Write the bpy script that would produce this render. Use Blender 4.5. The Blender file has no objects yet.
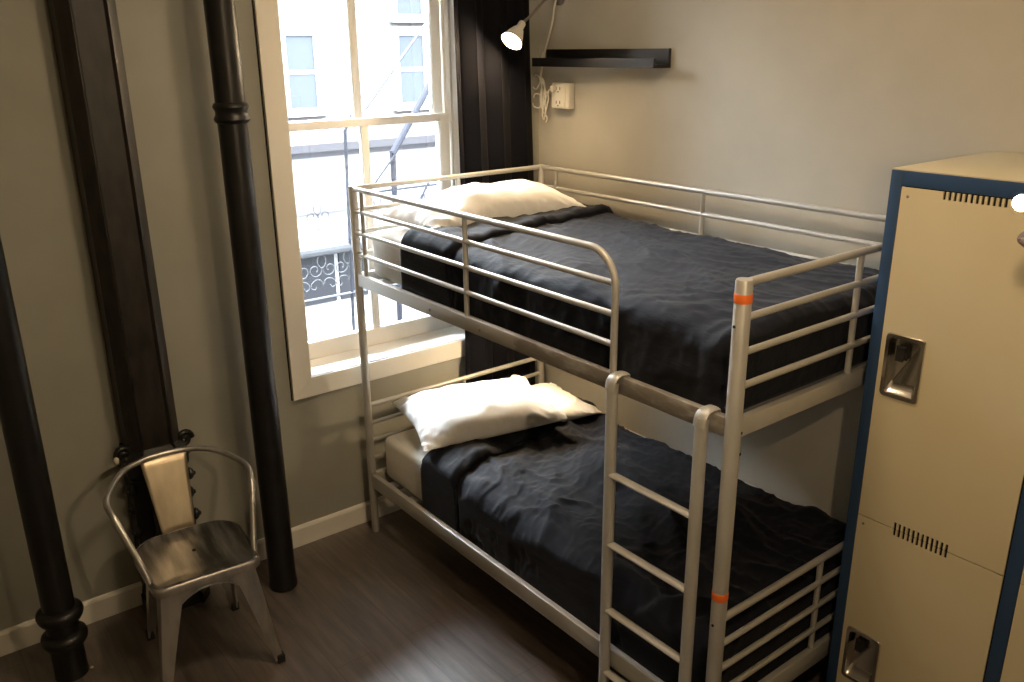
import bpy, bmesh, math, random
from mathutils import Vector, Matrix, Euler, noise
random.seed(7)
SC = bpy.context.scene
COL = SC.collection
PI = math.pi
V = Vector

# ------------------------------------------------------------------ materials
def mat(name, col, rough=.6, metal=0.0, spec=.5, sheen=0.0, coat=0.0):
    m = bpy.data.materials.new(name); m.use_nodes = True
    b = m.node_tree.nodes['Principled BSDF']
    b.inputs['Base Color'].default_value = (*col, 1)
    b.inputs['Roughness'].default_value = rough
    b.inputs['Metallic'].default_value = metal
    b.inputs['Specular IOR Level'].default_value = spec
    b.inputs['Sheen Weight'].default_value = sheen
    b.inputs['Sheen Roughness'].default_value = .5
    b.inputs['Coat Weight'].default_value = coat
    return m
def nd(m, t): return m.node_tree.nodes.new(t)
def lk(m, a, b): m.node_tree.links.new(a, b)
def bsdf(m): return m.node_tree.nodes['Principled BSDF']
def add_noise(m, c1, c2, scale=10, stretch=(1, 1, 1), detail=5, lo=.35, hi=.65, bump=0.0, dist=.002, rough=None):
    """mottles the base colour between c1 and c2 and optionally bumps the surface"""
    tc = nd(m, 'ShaderNodeTexCoord'); mp = nd(m, 'ShaderNodeMapping'); n = nd(m, 'ShaderNodeTexNoise')
    mp.inputs['Scale'].default_value = stretch
    n.inputs['Scale'].default_value = scale; n.inputs['Detail'].default_value = detail
    lk(m, tc.outputs['Object'], mp.inputs['Vector']); lk(m, mp.outputs['Vector'], n.inputs['Vector'])
    r = nd(m, 'ShaderNodeValToRGB')
    r.color_ramp.elements[0].position = lo; r.color_ramp.elements[0].color = (*c1, 1)
    r.color_ramp.elements[1].position = hi; r.color_ramp.elements[1].color = (*c2, 1)
    lk(m, n.outputs['Fac'], r.inputs['Fac']); lk(m, r.outputs['Color'], bsdf(m).inputs['Base Color'])
    if bump:
        bp = nd(m, 'ShaderNodeBump'); bp.inputs['Strength'].default_value = bump; bp.inputs['Distance'].default_value = dist
        lk(m, n.outputs['Fac'], bp.inputs['Height']); lk(m, bp.outputs['Normal'], bsdf(m).inputs['Normal'])
    if rough:
        mr = nd(m, 'ShaderNodeMapRange'); mr.inputs['To Min'].default_value = rough[0]; mr.inputs['To Max'].default_value = rough[1]
        lk(m, n.outputs['Fac'], mr.inputs['Value']); lk(m, mr.outputs['Result'], bsdf(m).inputs['Roughness'])
    return n
def emit(name, col, strength):
    m = bpy.data.materials.new(name); m.use_nodes = True
    nt = m.node_tree; nt.nodes.clear()
    e = nt.nodes.new('ShaderNodeEmission'); o = nt.nodes.new('ShaderNodeOutputMaterial')
    e.inputs['Color'].default_value = (*col, 1); e.inputs['Strength'].default_value = strength
    nt.links.new(e.outputs[0], o.inputs[0]); return m

M = {}
M['wall'] = mat('wall_paint', (.345, .35, .30), .62, spec=.3)
add_noise(M['wall'], (.342, .336, .285), (.372, .366, .315), 4, bump=.06, dist=.003)
M['wallbeige'] = mat('beige_wall_paint', (.44, .40, .335), .62, spec=.3)
add_noise(M['wallbeige'], (.445, .418, .352), (.475, .448, .382), 4, bump=.06, dist=.003)
M['ceil'] = mat('ceiling_paint', (.62, .60, .56), .8)
M['trim'] = mat('trim_white', (.86, .82, .73), .42)
M['sash'] = mat('sash_white', (.90, .88, .83), .4)
M['sill'] = mat('sill_white', (.92, .92, .90), .3)
M['iron'] = mat('black_iron', (.012, .011, .011), .33, spec=.5)
add_noise(M['iron'], (.005, .0045, .0045), (.010, .009, .0085), 14, bump=.25, dist=.004, rough=(.28, .5))
M['columniron'] = mat('brown_black_iron', (.03, .024, .02), .42, spec=.55)
add_noise(M['columniron'], (.005, .0042, .004), (.024, .018, .0145), 26, stretch=(1, 1, .35), bump=.35, dist=.004, rough=(.35, .6))
M['silver'] = mat('silver_paint', (.46, .445, .41), .36, metal=.3, spec=.5)
add_noise(M['silver'], (.44, .425, .39), (.49, .475, .44), 9, rough=(.33, .45))
M['silverworn'] = mat('silver_paint_worn', (.46, .445, .41), .4, metal=.3)
M['cream'] = mat('locker_cream', (.66, .57, .38), .33, spec=.45)
add_noise(M['cream'], (.55, .475, .31), (.58, .505, .335), 3, rough=(.3, .38))
M['blue'] = mat('locker_blue', (.020, .050, .115), .4)
M['dark'] = mat('dark_void', (.008, .007, .006), .8)
M['chrome'] = mat('handle_chrome', (.62, .58, .52), .2, metal=1)
M['steel'] = mat('brushed_steel', (.36, .33, .30), .3, metal=.85)
add_noise(M['steel'], (.34, .33, .32), (.54, .52, .50), 18, stretch=(1, 1, .3), rough=(.22, .4))
M['seatsteel'] = mat('streaked_seat', (.2, .18, .16), .34, metal=.85)
add_noise(M['seatsteel'], (.085, .085, .085), (.34, .335, .33), 16, stretch=(1.6, .22, 1), lo=.36, hi=.66, rough=(.26, .42))
M['splat'] = mat('brushed_splat', (.60, .50, .36), .36, metal=.9)
add_noise(M['splat'], (.54, .45, .32), (.66, .56, .41), 22, stretch=(1, 1, .2), rough=(.3, .45))
M['orange'] = mat('orange_tape', (.85, .17, .025), .5)
M['black'] = mat('black_lacquer', (.010, .009, .009), .3)
M['rubber'] = mat('black_rubber', (.012, .012, .012), .7)
M['white'] = mat('white_plastic', (.74, .70, .60), .4)
M['curtain'] = mat('black_curtain', (.004, .004, .006), .6, spec=.05, sheen=.02)
M['sheet'] = mat('white_sheet', (.80, .77, .71), .85)
add_noise(M['sheet'], (.78, .75, .69), (.82, .79, .73), 60, bump=.15, dist=.002)
M['pillow'] = mat('pillow_cotton', (.84, .82, .78), .85)
add_noise(M['pillow'], (.82, .80, .765), (.86, .84, .80), 90, bump=.12, dist=.001)
M['navy'] = mat('navy_duvet', (.014, .0165, .027), .8, spec=.2, sheen=.05)
add_noise(M['navy'], (.0030, .0040, .0088), (.0046, .0058, .0118), 13, stretch=(1, .35, 1), detail=4, bump=.6, dist=.014)
M['gooseneck'] = mat('grey_metal_arm', (.22, .19, .17), .35, metal=.6)
M['bracket'] = mat('purple_brown_bracket', (.055, .042, .045), .5)
M['speck'] = mat('pale_crumb', (.6, .55, .4), .7)

# worn band of the front side rail (old tape residue between the guard and the ladder)
def worn():
    m = M['silverworn']; tc = nd(m, 'ShaderNodeTexCoord'); n = nd(m, 'ShaderNodeTexNoise'); mp = nd(m, 'ShaderNodeMapping')
    mp.inputs['Scale'].default_value = (1, .35, 1)
    n.inputs['Scale'].default_value = 38; n.inputs['Detail'].default_value = 6
    lk(m, tc.outputs['Object'], mp.inputs['Vector']); lk(m, mp.outputs[0], n.inputs['Vector'])
    sep = nd(m, 'ShaderNodeSeparateXYZ'); lk(m, tc.outputs['Object'], sep.inputs[0])
    a = nd(m, 'ShaderNodeMapRange'); a.interpolation_type = 'SMOOTHSTEP'
    a.inputs['From Min'].default_value = -1.08; a.inputs['From Max'].default_value = -1.16
    lk(m, sep.outputs['Y'], a.inputs['Value'])
    s = nd(m, 'ShaderNodeMath'); s.operation = 'ADD'; s.inputs[1].default_value = .12; lk(m, n.outputs['Fac'], s.inputs[0])
    mu = nd(m, 'ShaderNodeMath'); mu.operation = 'MULTIPLY'; lk(m, s.outputs[0], mu.inputs[0]); lk(m, a.outputs[0], mu.inputs[1])
    r = nd(m, 'ShaderNodeValToRGB'); r.color_ramp.elements[0].position = .38; r.color_ramp.elements[0].color = (.46, .445, .41, 1)
    r.color_ramp.elements[1].position = .66; r.color_ramp.elements[1].color = (.25, .225, .20, 1)
    lk(m, mu.outputs[0], r.inputs['Fac']); lk(m, r.outputs['Color'], bsdf(m).inputs['Base Color'])
worn()

def floor_mat():
    m = mat('laminate_floor', (.05, .04, .034), .3, spec=.6, coat=.8); M['floor'] = m
    tc = nd(m, 'ShaderNodeTexCoord'); mp = nd(m, 'ShaderNodeMapping')
    mp.inputs['Rotation'].default_value = (0, 0, PI / 2)
    lk(m, tc.outputs['Object'], mp.inputs['Vector'])
    br = nd(m, 'ShaderNodeTexBrick')
    br.offset = .37; br.inputs['Scale'].default_value = 1; br.inputs['Brick Width'].default_value = 1.25; br.inputs['Row Height'].default_value = .155
    br.inputs['Mortar Size'].default_value = .0012; br.inputs['Mortar Smooth'].default_value = .2
    br.inputs['Color1'].default_value = (.2, .2, .2, 1); br.inputs['Color2'].default_value = (.8, .8, .8, 1); br.inputs['Mortar'].default_value = (0, 0, 0, 1)
    lk(m, mp.outputs[0], br.inputs['Vector'])
    n = nd(m, 'ShaderNodeTexNoise'); n.inputs['Scale'].default_value = 7; n.inputs['Detail'].default_value = 8; n.inputs['Roughness'].default_value = .62
    mp2 = nd(m, 'ShaderNodeMapping'); mp2.inputs['Scale'].default_value = (4.2, .38, 1)
    lk(m, tc.outputs['Object'], mp2.inputs['Vector']); lk(m, mp2.outputs[0], n.inputs['Vector'])
    n2 = nd(m, 'ShaderNodeTexNoise'); n2.inputs['Scale'].default_value = 3.2; n2.inputs['Detail'].default_value = 4
    lk(m, tc.outputs['Object'], n2.inputs['Vector'])
    ad = nd(m, 'ShaderNodeMath'); ad.operation = 'MULTIPLY_ADD'; ad.inputs[1].default_value = .13
    sp = nd(m, 'ShaderNodeSeparateColor'); lk(m, br.outputs['Color'], sp.inputs[0])
    lk(m, sp.outputs[0], ad.inputs[0]); lk(m, n.outputs['Fac'], ad.inputs[2])
    r = nd(m, 'ShaderNodeValToRGB')
    e = r.color_ramp.elements; e[0].position = .34; e[0].color = (.042, .032, .027, 1); e[1].position = .80; e[1].color = (.16, .128, .105, 1)
    lk(m, ad.outputs[0], r.inputs['Fac'])
    mx = nd(m, 'ShaderNodeMix'); mx.data_type = 'RGBA'; mx.inputs[7].default_value = (.026, .02, .017, 1)
    lk(m, br.outputs['Fac'], mx.inputs[0]); lk(m, r.outputs['Color'], mx.inputs[6]); lk(m, mx.outputs[2], bsdf(m).inputs['Base Color'])
    mr = nd(m, 'ShaderNodeMapRange'); mr.inputs['To Min'].default_value = .36; mr.inputs['To Max'].default_value = .50
    lk(m, n2.outputs['Fac'], mr.inputs['Value']); lk(m, mr.outputs[0], bsdf(m).inputs['Roughness']); lk(m, mr.outputs[0], bsdf(m).inputs['Coat Roughness'])
    bp = nd(m, 'ShaderNodeBump'); bp.inputs['Strength'].default_value = .25; bp.inputs['Distance'].default_value = .002
    lk(m, n.outputs['Fac'], bp.inputs['Height']); lk(m, bp.outputs[0], bsdf(m).inputs['Normal'])
floor_mat()

def brick_mat():
    m = mat('pale_brick', (0.4396, 0.3864, 0.3633), .9); M['brick'] = m
    tc = nd(m, 'ShaderNodeTexCoord'); mp = nd(m, 'ShaderNodeMapping'); mp.inputs['Rotation'].default_value = (PI / 2, 0, 0)
    br = nd(m, 'ShaderNodeTexBrick'); br.inputs['Scale'].default_value = 1; br.inputs['Brick Width'].default_value = .24; br.inputs['Row Height'].default_value = .085
    br.inputs['Mortar Size'].default_value = .008
    br.inputs['Color1'].default_value = (0.0459, 0.0383, 0.0368, 1); br.inputs['Color2'].default_value = (0.0504, 0.0454, 0.0428, 1); br.inputs['Mortar'].default_value = (0.0650, 0.0627, 0.0616, 1)
    lk(m, tc.outputs['Object'], mp.inputs['Vector']); lk(m, mp.outputs[0], br.inputs['Vector']); lk(m, br.outputs['Color'], bsdf(m).inputs['Base Color'])
brick_mat()
M['stone'] = mat('white_stone', (0.1050, 0.1050, 0.1050), .8)
M['cornice'] = mat('grey_violet_stone', (0.0231, 0.0210, 0.0245), .8)
M['farwin'] = mat('far_window_glass', (.026, .029, .0335), .8, spec=.02)
M['shopdark'] = mat('dark_shop_glass', (0.0063, 0.0063, 0.0073), .5, spec=.1)
M['shopdim'] = mat('dim_shop_base', (0.0189, 0.0189, 0.0224), .4, spec=.2)
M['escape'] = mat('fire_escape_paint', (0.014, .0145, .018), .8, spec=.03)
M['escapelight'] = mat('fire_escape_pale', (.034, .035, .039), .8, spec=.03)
M['street'] = mat('pale_street', (0.1127, 0.1127, 0.1127), .9)
M['red'] = mat('red_paint', (0.1757, 0.0175, 0.0175), .5)
def glass_mat():
    m = bpy.data.materials.new('window_glass'); m.use_nodes = True; nt = m.node_tree; nt.nodes.clear()
    t = nt.nodes.new('ShaderNodeBsdfTransparent'); g = nt.nodes.new('ShaderNodeBsdfGlossy'); mx = nt.nodes.new('ShaderNodeMixShader')
    fr = nt.nodes.new('ShaderNodeFresnel'); fr.inputs[0].default_value = 1.45; o = nt.nodes.new('ShaderNodeOutputMaterial')
    g.inputs['Roughness'].default_value = .02; t.inputs[0].default_value = (.97, .98, .98, 1)
    nt.links.new(fr.outputs[0], mx.inputs[0]); nt.links.new(t.outputs[0], mx.inputs[1]); nt.links.new(g.outputs[0], mx.inputs[2]); nt.links.new(mx.outputs[0], o.inputs[0])
    M['glass'] = m
glass_mat()

# ------------------------------------------------------------------ mesh helpers
def obj(name, bm, material, parent=None, smooth=True, ang=40):
    me = bpy.data.meshes.new(name)
    bmesh.ops.recalc_face_normals(bm, faces=bm.faces[:])
    if smooth:
        for f in bm.faces: f.smooth = True
        for e in bm.edges:
            if len(e.link_faces) == 2 and e.calc_face_angle(0) > math.radians(ang): e.smooth = False
    bm.to_mesh(me); bm.free()
    me.materials.append(material if not isinstance(material, str) else M[material])
    o = bpy.data.objects.new(name, me); COL.objects.link(o)
    if parent: o.parent = parent
    return o
def thing(name, label, cat, loc=(0, 0, 0), rz=0, group=None):
    o = bpy.data.objects.new(name, None); COL.objects.link(o); o.empty_display_size = .1
    o.location = loc; o.rotation_euler = (0, 0, rz); tag(o, label, cat, group); return o
def tag(o, label, cat, group=None):
    o['label'] = label; o['category'] = cat
    if group: o['group'] = group
    return o
def struct(name, bm, m, parent=None, smooth=False):
    o = obj(name, bm, m, parent, smooth)
    o['kind'] = 'structure'; return o
def NB(): return bmesh.new()
def box(bm, a, b, bev=0.0, seg=2, mtx=None):
    a = V(a); b = V(b)
    r = bmesh.ops.create_cube(bm, size=1)
    vs = r['verts']
    for v in vs:
        v.co = V(((v.co.x + .5) * (b.x - a.x) + a.x, (v.co.y + .5) * (b.y - a.y) + a.y, (v.co.z + .5) * (b.z - a.z) + a.z))
    if bev:
        es = list({e for v in vs for e in v.link_edges})
        rr = bmesh.ops.bevel(bm, geom=es, offset=bev, segments=seg, affect='EDGES', profile=.5)
        vs = [x for x in rr['verts']]
        vs = list({v for f in rr['faces'] for v in f.verts} | {v for v in vs if v.is_valid})
    if mtx is not None:
        # collect connected island of this cube
        seen = set(); st = [v for v in vs if v.is_valid][:1]
        while st:
            v = st.pop()
            if v in seen: continue
            seen.add(v)
            for e in v.link_edges: st.append(e.other_vert(v))
        for v in seen: v.co = mtx @ v.co
    return bm
def B(a, b, bev=0.0, seg=2, mtx=None): return box(NB(), a, b, bev, seg, mtx)
def tube(bm, pts, r, seg=12, cap=True, closed=False, flat=None):
    """sweep a circle (or an ellipse, flat=(rx,ry,upvector)) along pts"""
    pts = [V(p) for p in pts]; n = len(pts); rings = []; u = None
    for i, p in enumerate(pts):
        if closed: t = (pts[(i + 1) % n] - pts[i - 1]).normalized()
        elif i == 0: t = (pts[1] - pts[0]).normalized()
        elif i == n - 1: t = (pts[-1] - pts[-2]).normalized()
        else: t = ((pts[i + 1] - p).normalized() + (p - pts[i - 1]).normalized()).normalized()
        if u is None:
            ref = V(flat[2]) if flat else (V((0, 0, 1)) if abs(t.z) < .9 else V((1, 0, 0)))
            u = (ref - t * ref.dot(t)).normalized()
        else: u = (u - t * u.dot(t)).normalized()
        w = t.cross(u)
        rr = r[i] if isinstance(r, (list, tuple)) else r
        ra, rb = (flat[0], flat[1]) if flat else (rr, rr)
        rings.append([bm.verts.new(p + u * (ra * math.cos(2 * PI * k / seg)) + w * (rb * math.sin(2 * PI * k / seg))) for k in range(seg)])
    for i in range(n if closed else n - 1):
        A, C = rings[i], rings[(i + 1) % n]
        for k in range(seg): bm.faces.new((A[k], A[(k + 1) % seg], C[(k + 1) % seg], C[k]))
    if cap and not closed:
        bm.faces.new(rings[0][::-1]); bm.faces.new(rings[-1])
    return bm
def T(pts, r, seg=12, **k): return tube(NB(), pts, r, seg, **k)
def lathe(bm, prof, c=(0, 0, 0), seg=28, mtx=None):
    """prof: list of (radius, z) ; closed with caps where the radius is > 0 at the ends"""
    c = V(c); rings = []
    for r, z in prof:
        rings.append([bm.verts.new((mtx @ V((r * math.cos(2 * PI * k / seg), r * math.sin(2 * PI * k / seg), z)) if mtx else V((r * math.cos(2 * PI * k / seg), r * math.sin(2 * PI * k / seg), z))) + c) for k in range(seg)])
    for A, C in zip(rings, rings[1:]):
        for k in range(seg): bm.faces.new((A[k], A[(k + 1) % seg], C[(k + 1) % seg], C[k]))
    bm.faces.new(rings[0][::-1]); bm.faces.new(rings[-1]); return bm
def LA(prof, c=(0, 0, 0), seg=28, mtx=None): return lathe(NB(), prof, c, seg, mtx)
def bez(pts, n=8):
    """Catmull-Rom through pts"""
    pts = [V(p) for p in pts]; P = [pts[0] * 2 - pts[1]] + pts + [pts[-1] * 2 - pts[-2]]; out = []
    for i in range(1, len(P) - 2):
        a, b, c, d = P[i - 1], P[i], P[i + 1], P[i + 2]
        for k in range(n):
            t = k / n
            out.append(.5 * ((2 * b) + (c - a) * t + (2 * a - 5 * b + 4 * c - d) * t * t + (3 * b - a - 3 * c + d) * t ** 3))
    out.append(pts[-1]); return out
def prism(bm, outline, d, holes=()):
    """fill a planar outline (list of Vector, closed) minus holes and extrude it by vector d"""
    es = []
    for loop in (outline, *holes):
        vs = [bm.verts.new(p) for p in loop]
        es += [bm.edges.new((vs[i], vs[(i + 1) % len(vs)])) for i in range(len(vs))]
    r = bmesh.ops.triangle_fill(bm, edges=es, use_beauty=True, use_dissolve=False)
    fs = [g for g in r['geom'] if isinstance(g, bmesh.types.BMFace)]
    ex = bmesh.ops.extrude_face_region(bm, geom=fs)
    for v in [g for g in ex['geom'] if isinstance(g, bmesh.types.BMVert)]: v.co += V(d)
    return bm
def grid(bm, nu, nv, fn):
    vs = [[bm.verts.new(fn(i / nu, j / nv)) for j in range(nv + 1)] for i in range(nu + 1)]
    for i in range(nu):
        for j in range(nv): bm.faces.new((vs[i][j], vs[i + 1][j], vs[i + 1][j + 1], vs[i][j + 1]))
    return vs
def sm(a, b, x):
    t = min(1, max(0, (x - a) / (b - a))); return t * t * (3 - 2 * t)

# ------------------------------------------------------------------ room shell
YW, XW = .116, 1.135             # inner faces of the window wall and of the shelf wall
X0, Y0, ZC = -3.0, -4.9, 3.15
OX0, OX1, OZ0, OZ1 = -.225, .745, .83, 2.99      # window opening
YT = .46                                        # outer face of the window wall
struct('floor', B((X0 - .2, Y0 - .2, -.12), (XW + .2, YT, 0)), 'floor')
struct('ceiling', B((X0 - .2, Y0 - .2, ZC), (XW + .2, YT, ZC + .12)), 'ceil')
bw = NB()
box(bw, (X0 - .2, YW, 0), (OX0, YT, ZC)); box(bw, (OX1, YW, 0), (XW + .2, YT, ZC))
box(bw, (OX0, YW, 0), (OX1, YT, OZ0 - .02)); box(bw, (OX0, YW, OZ1), (OX1, YT, ZC))
struct('wall_back', bw, 'wall')
struct('wall_right', B((XW, Y0 - .2, 0), (XW + .2, YW, ZC)), 'wallbeige')
struct('wall_left', B((X0 - .2, Y0 - .2, 0), (X0, YW, ZC)), 'wall')
struct('wall_front', B((X0, Y0 - .2, 0), (XW, Y0, ZC)), 'wall')
def baseboard(a, b, along):
    bm = NB()
    if along == 'x':
        pr = [(0, 0), (-.016, 0), (-.016, .09), (-.010, .100), (0, .103)]
        prism(bm, [V((a, YW + y, z)) for y, z in pr], (b - a, 0, 0))
    else:
        pr = [(0, 0), (-.016, 0), (-.016, .09), (-.010, .100), (0, .103)]
        prism(bm, [V((XW + y, a, z)) for y, z in pr], (0, b - a, 0))
    return bm
struct('baseboard_back', baseboard(X0, XW, 'x'), 'trim')
struct('baseboard_right', baseboard(Y0, YW - .016, 'y'), 'trim')

# window: casing, reveal, sill, two sashes
win = bpy.data.objects.new('window_1', None); COL.objects.link(win); win['kind'] = 'structure'; win.location = (0, 0, 0)
def wpart(name, bm, m, parent=win, **k): return obj(name, bm, m, parent, **k)
cas = NB(); cw = .09; ct = .022
def mitre(pts): prism(cas, [V((x, YW, z)) for x, z in pts], (0, -ct, 0))
mitre([(OX0, OZ0), (OX0 - cw, OZ0 - cw), (OX0 - cw, OZ1 + cw), (OX0, OZ1)])
mitre([(OX0 + .0005, OZ0), (OX1 - .0005, OZ0), (OX1 + cw, OZ0 - cw), (OX0 - cw + .001, OZ0 - cw)])
mitre([(OX1, OZ0), (OX1 + cw, OZ0 - cw + .001), (OX1 + cw, OZ1 + cw), (OX1, OZ1)])
mitre([(OX0, OZ1), (OX1, OZ1), (OX1 + cw, OZ1 + cw), (OX0 - cw, OZ1 + cw)])
wpart('casing', cas, 'trim', smooth=False)
wpart('shadow_gap', B((OX0 - cw - .005, YW - .006, OZ0 - cw - .003), (OX0 - cw, YW - .0005, OZ1 + cw)), M['dark'])
jb = NB()
box(jb, (OX0 - .001, YW - .001, OZ0), (OX0 + .012, YT, OZ1)); box(jb, (OX1 - .012, YW - .001, OZ0), (OX1 + .001, YT, OZ1)); box(jb, (OX0, YW - .001, OZ1 - .012), (OX1, YT, OZ1 + .001))
for x in (.300, .352, .405):                     # stop beads that guide the sashes
    for xx in (OX0 + .012, OX1 - .024): box(jb, (xx, x - .005, OZ0), (xx + .012, x + .005, OZ1 - .012))
wpart('jamb', jb, 'sash', smooth=False)
wpart('window_sill', B((OX0, YW - .018, OZ0 - .02), (OX1, YT + .05, OZ0), .003), 'sill')
def sash(name, y, z0, z1, rail_b, rail_t):
    bm = NB(); xa, xb = OX0 + .026, OX1 - .026; t = .019
    box(bm, (xa, y - t, z0), (xa + .055, y + t, z1), .003); box(bm, (xb - .055, y - t, z0), (xb, y + t, z1), .003)
    box(bm, (xa + .05, y - t, z0), (xb - .05, y + t, z0 + rail_b), .003); box(bm, (xa + .05, y - t, z1 - rail_t), (xb - .05, y + t, z1), .003)
    xm = (xa + xb) / 2 - .012
    box(bm, (xm - .019, y - t * .8, z0 + rail_b - .005), (xm + .019, y + t * .8, z1 - rail_t + .005), .003)
    s = wpart(name, bm, 'sash')
    wpart('glass_pane', B((xa + .05, y - .002, z0 + rail_b - .01), (xm - .015, y + .002, z1 - rail_t + .01)), 'glass', s)
    wpart('glass_pane', B((xm + .015, y - .002, z0 + rail_b - .01), (xb - .05, y + .002, z1 - rail_t + .01)), 'glass', s)
    return s
sash('lower_sash', .327, OZ0 + .001, 1.935, .085, .036)
sash('upper_sash', .379, 1.900, OZ1 - .013, .034, .05)

# ------------------------------------------------------------------ bunk bed
W, L, H = 1.053, 2.06, 1.683
ZR = (1.672, 1.578, 1.483, 1.388)              # guard tubes
ZS = (1.300, 1.243)                            # upper side rails, top and bottom
ZL = (.664, .573, .483, .393)                  # lower end tubes
ZLS = (.317, .246)
bed = thing('bunk_bed', 'silver metal bunk bed with round tube guard rails, standing in the corner by the window', 'bunk bed', (0, 0, 0))
PR = .0205
def post(x, y, r=PR):
    p = obj('post', LA([(r - .001, 0), (r, .004), (r, H - .006), (r - .002, H - .001), (r - .006, H)], (x, y, 0), 20), 'silver', bed)
    return p
p_lf = post(0, 0, .0185); p_rf = post(W, 0, .0185); p_ln = post(0, -L, .0225); p_rn = post(W, -L, .0205)
for z in (1.622, .742):
    obj('orange_tape', LA([(.0233, z), (.0236, z + .001), (.0236, z + .023), (.0233, z + .024)], (0, -L, 0), 20), 'orange', p_ln)['label'] = 'band of orange tape'
for (dx, dy, z) in ((-.0226, .004, 1.56), (.0226, -.004, 1.662), (.012, -.0192, 1.262), (.012, -.0192, 1.20), (-.0226, .0, .66)):
    obj('bolt_hole', LA([(.0042, -.002), (.0042, .002), (.002, .003)], (dx, -L + dy, z), 10, V((dx, dy, 0)).to_track_quat('Z', 'Y').to_matrix()), 'dark', p_ln)
TR = .0115
def rect_tube(a, b, t=.012): return B(a, b, .004)
# side rails and end rails (flat section), upper and lower
def rails(z1, z0, front):
    obj('side_rail', B((-.013, -L + .018, z0), (.013, -.016, z1), .005), front, bed)
    obj('side_rail', B((W - .013, -L + .018, z0), (W + .013, -.016, z1), .005), 'silver', bed)
    obj('end_rail', B((.016, -.012, z0), (W - .016, .012, z1), .005), 'silver', bed)
    obj('end_rail', B((.016, -L - .012, z0), (W - .016, -L + .012, z1), .005), 'silver', bed)
    for k in range(11):
        y = -.11 - k * .184
        obj('slat', B((.0135, y - .03, z0 + .018), (W - .0135, y + .03, z0 + .034), .003), 'silver', bed)
rails(*ZS, 'silverworn'); rails(*ZLS, 'silver')
for y in (-.60, -.93):
    obj('rail_bolt', LA([(.006, 0), (.006, .002), (.003, .004)], (-.013, y, 1.268), 10, Matrix.Rotation(-PI / 2, 3, 'Y')), 'chrome', bed)
# head and foot ends
def end(name, y, zs, zlow, mids, s):
    top = obj(name, T([(.012, y, zs[0]), (W - .012, y, zs[0])], TR, 12), 'silver', bed)
    for z in zs[1:]: obj('crossbar', T([(.012, y, z), (W - .012, y, z)], TR * .86, 10), 'silver', top)
    for x in mids: obj('upright', T([(x, y + s * .004, zs[0] - .003), (x, y + s * .004, zlow - .004)], TR * .86, 10), 'silver', top)
end('headboard', 0, ZR, ZS[0], (.545,), -1); end('footboard', -L, ZR, ZS[0], (.54,), 1)
end('headboard', 0, ZL, ZLS[0], (.545,), -1); end('footboard', -L, ZL, ZLS[0], (.52,), 1)
# front guard: top tube that bends down at its free end
ge = -1.605
arc = [(0, ge + .11 - .11 * math.sin(a), ZR[0] - .11 + .11 * math.cos(a)) for a in [PI / 2 * k / 8 for k in range(9)]]
g = obj('guard_rail', T([(0, -.012, ZR[0])] + arc + [(0, ge, ZS[0] - .003)], TR, 12), 'silver', bed)
for z in ZR[1:]: obj('crossbar', T([(0, -.012, z), (0, ge + (.004 if z < ZR[0] - .1 else .012), z)], TR * .86, 10), 'silver', g)
for y in (-.075, -.835): obj('upright', T([(0, y, ZR[0]), (0, y, ZS[0] - .003)], TR * .86, 10), 'silver', g)
# back guard
g = obj('guard_rail', T([(W, -.012, ZR[0]), (W, -L + .012, ZR[0])], TR, 12), 'silver', bed)
for z in ZR[1:]: obj('crossbar', T([(W, -.012, z), (W, -L + .012, z)], TR * .86, 10), 'silver', g)
for y in (-.115, -1.04, -1.95): obj('upright', T([(W, y, ZR[0]), (W, y, ZS[0] - .003)], TR * .86, 10), 'silver', g)

# ladder hooked over the front side rail
lad = thing('ladder', 'silver metal ladder with flat rungs hooked over the front rail of the bunk bed', 'ladder', (-.036, -1.81, 0))
for s, y in ((1, .170), (-1, -.173)):
    so = obj('stile', tube(NB(), [(0, y, 0), (0, y, 1.272), (.003, y, 1.284)], 1, 16, flat=(.0165, .0205, (1, 0, 0))), 'silver', lad)
    obj('foot_cap', B((-.0185, y - .0225, 0), (.0185, y + .0225, .03), .006), 'rubber', so)
    hk = bez([(-.012, y, 1.262), (-.006, y, 1.290), (.010, y, 1.3045), (.036, y, 1.3055), (.0535, y, 1.300), (.0555, y, 1.262)], 5)
    obj('hook', tube(NB(), hk, 1, 12, flat=(.005, .0205, (1, 0, .3))), 'silver', lad)
for z in (.983, .737, .490, .245):
    obj('rung', tube(NB(), [(-.002, -.160, z), (-.002, .158, z)], 1, 12, flat=(.0085, .0155, (0, 0, 1))), 'silver', lad)

# ------------------------------------------------------------------ bedding
def soft_box(a, b, r, nx=10, ny=18, sag=.004, seed=0):
    bm = B(a, b, r, 4)
    bmesh.ops.subdivide_edges(bm, edges=[e for e in bm.edges if e.calc_length() > .3], cuts=12, use_grid_fill=True)
    for v in bm.verts:
        n = noise.noise(v.co * 4.3 + V((seed, 0, 0))) + .6 * noise.noise(v.co * 11 + V((seed, 3, 0)))
        v.co += V((.5 * n, .3 * n, n)) * sag
    return bm
tag(obj('mattress', soft_box((.047, -2.020, 1.284), (1.020, -.035, 1.492), .035, seed=1), 'sheet'),
    'mattress under a white fitted sheet on the upper bunk, head end showing', 'mattress', 'mattresses of the bunks')
tag(obj('mattress', soft_box((.047, -2.020, .289), (1.020, -.035, .508), .035, seed=5), 'sheet'),
    'mattress under a white fitted sheet on the lower bunk, head corner showing', 'mattress', 'mattresses of the bunks')

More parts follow.
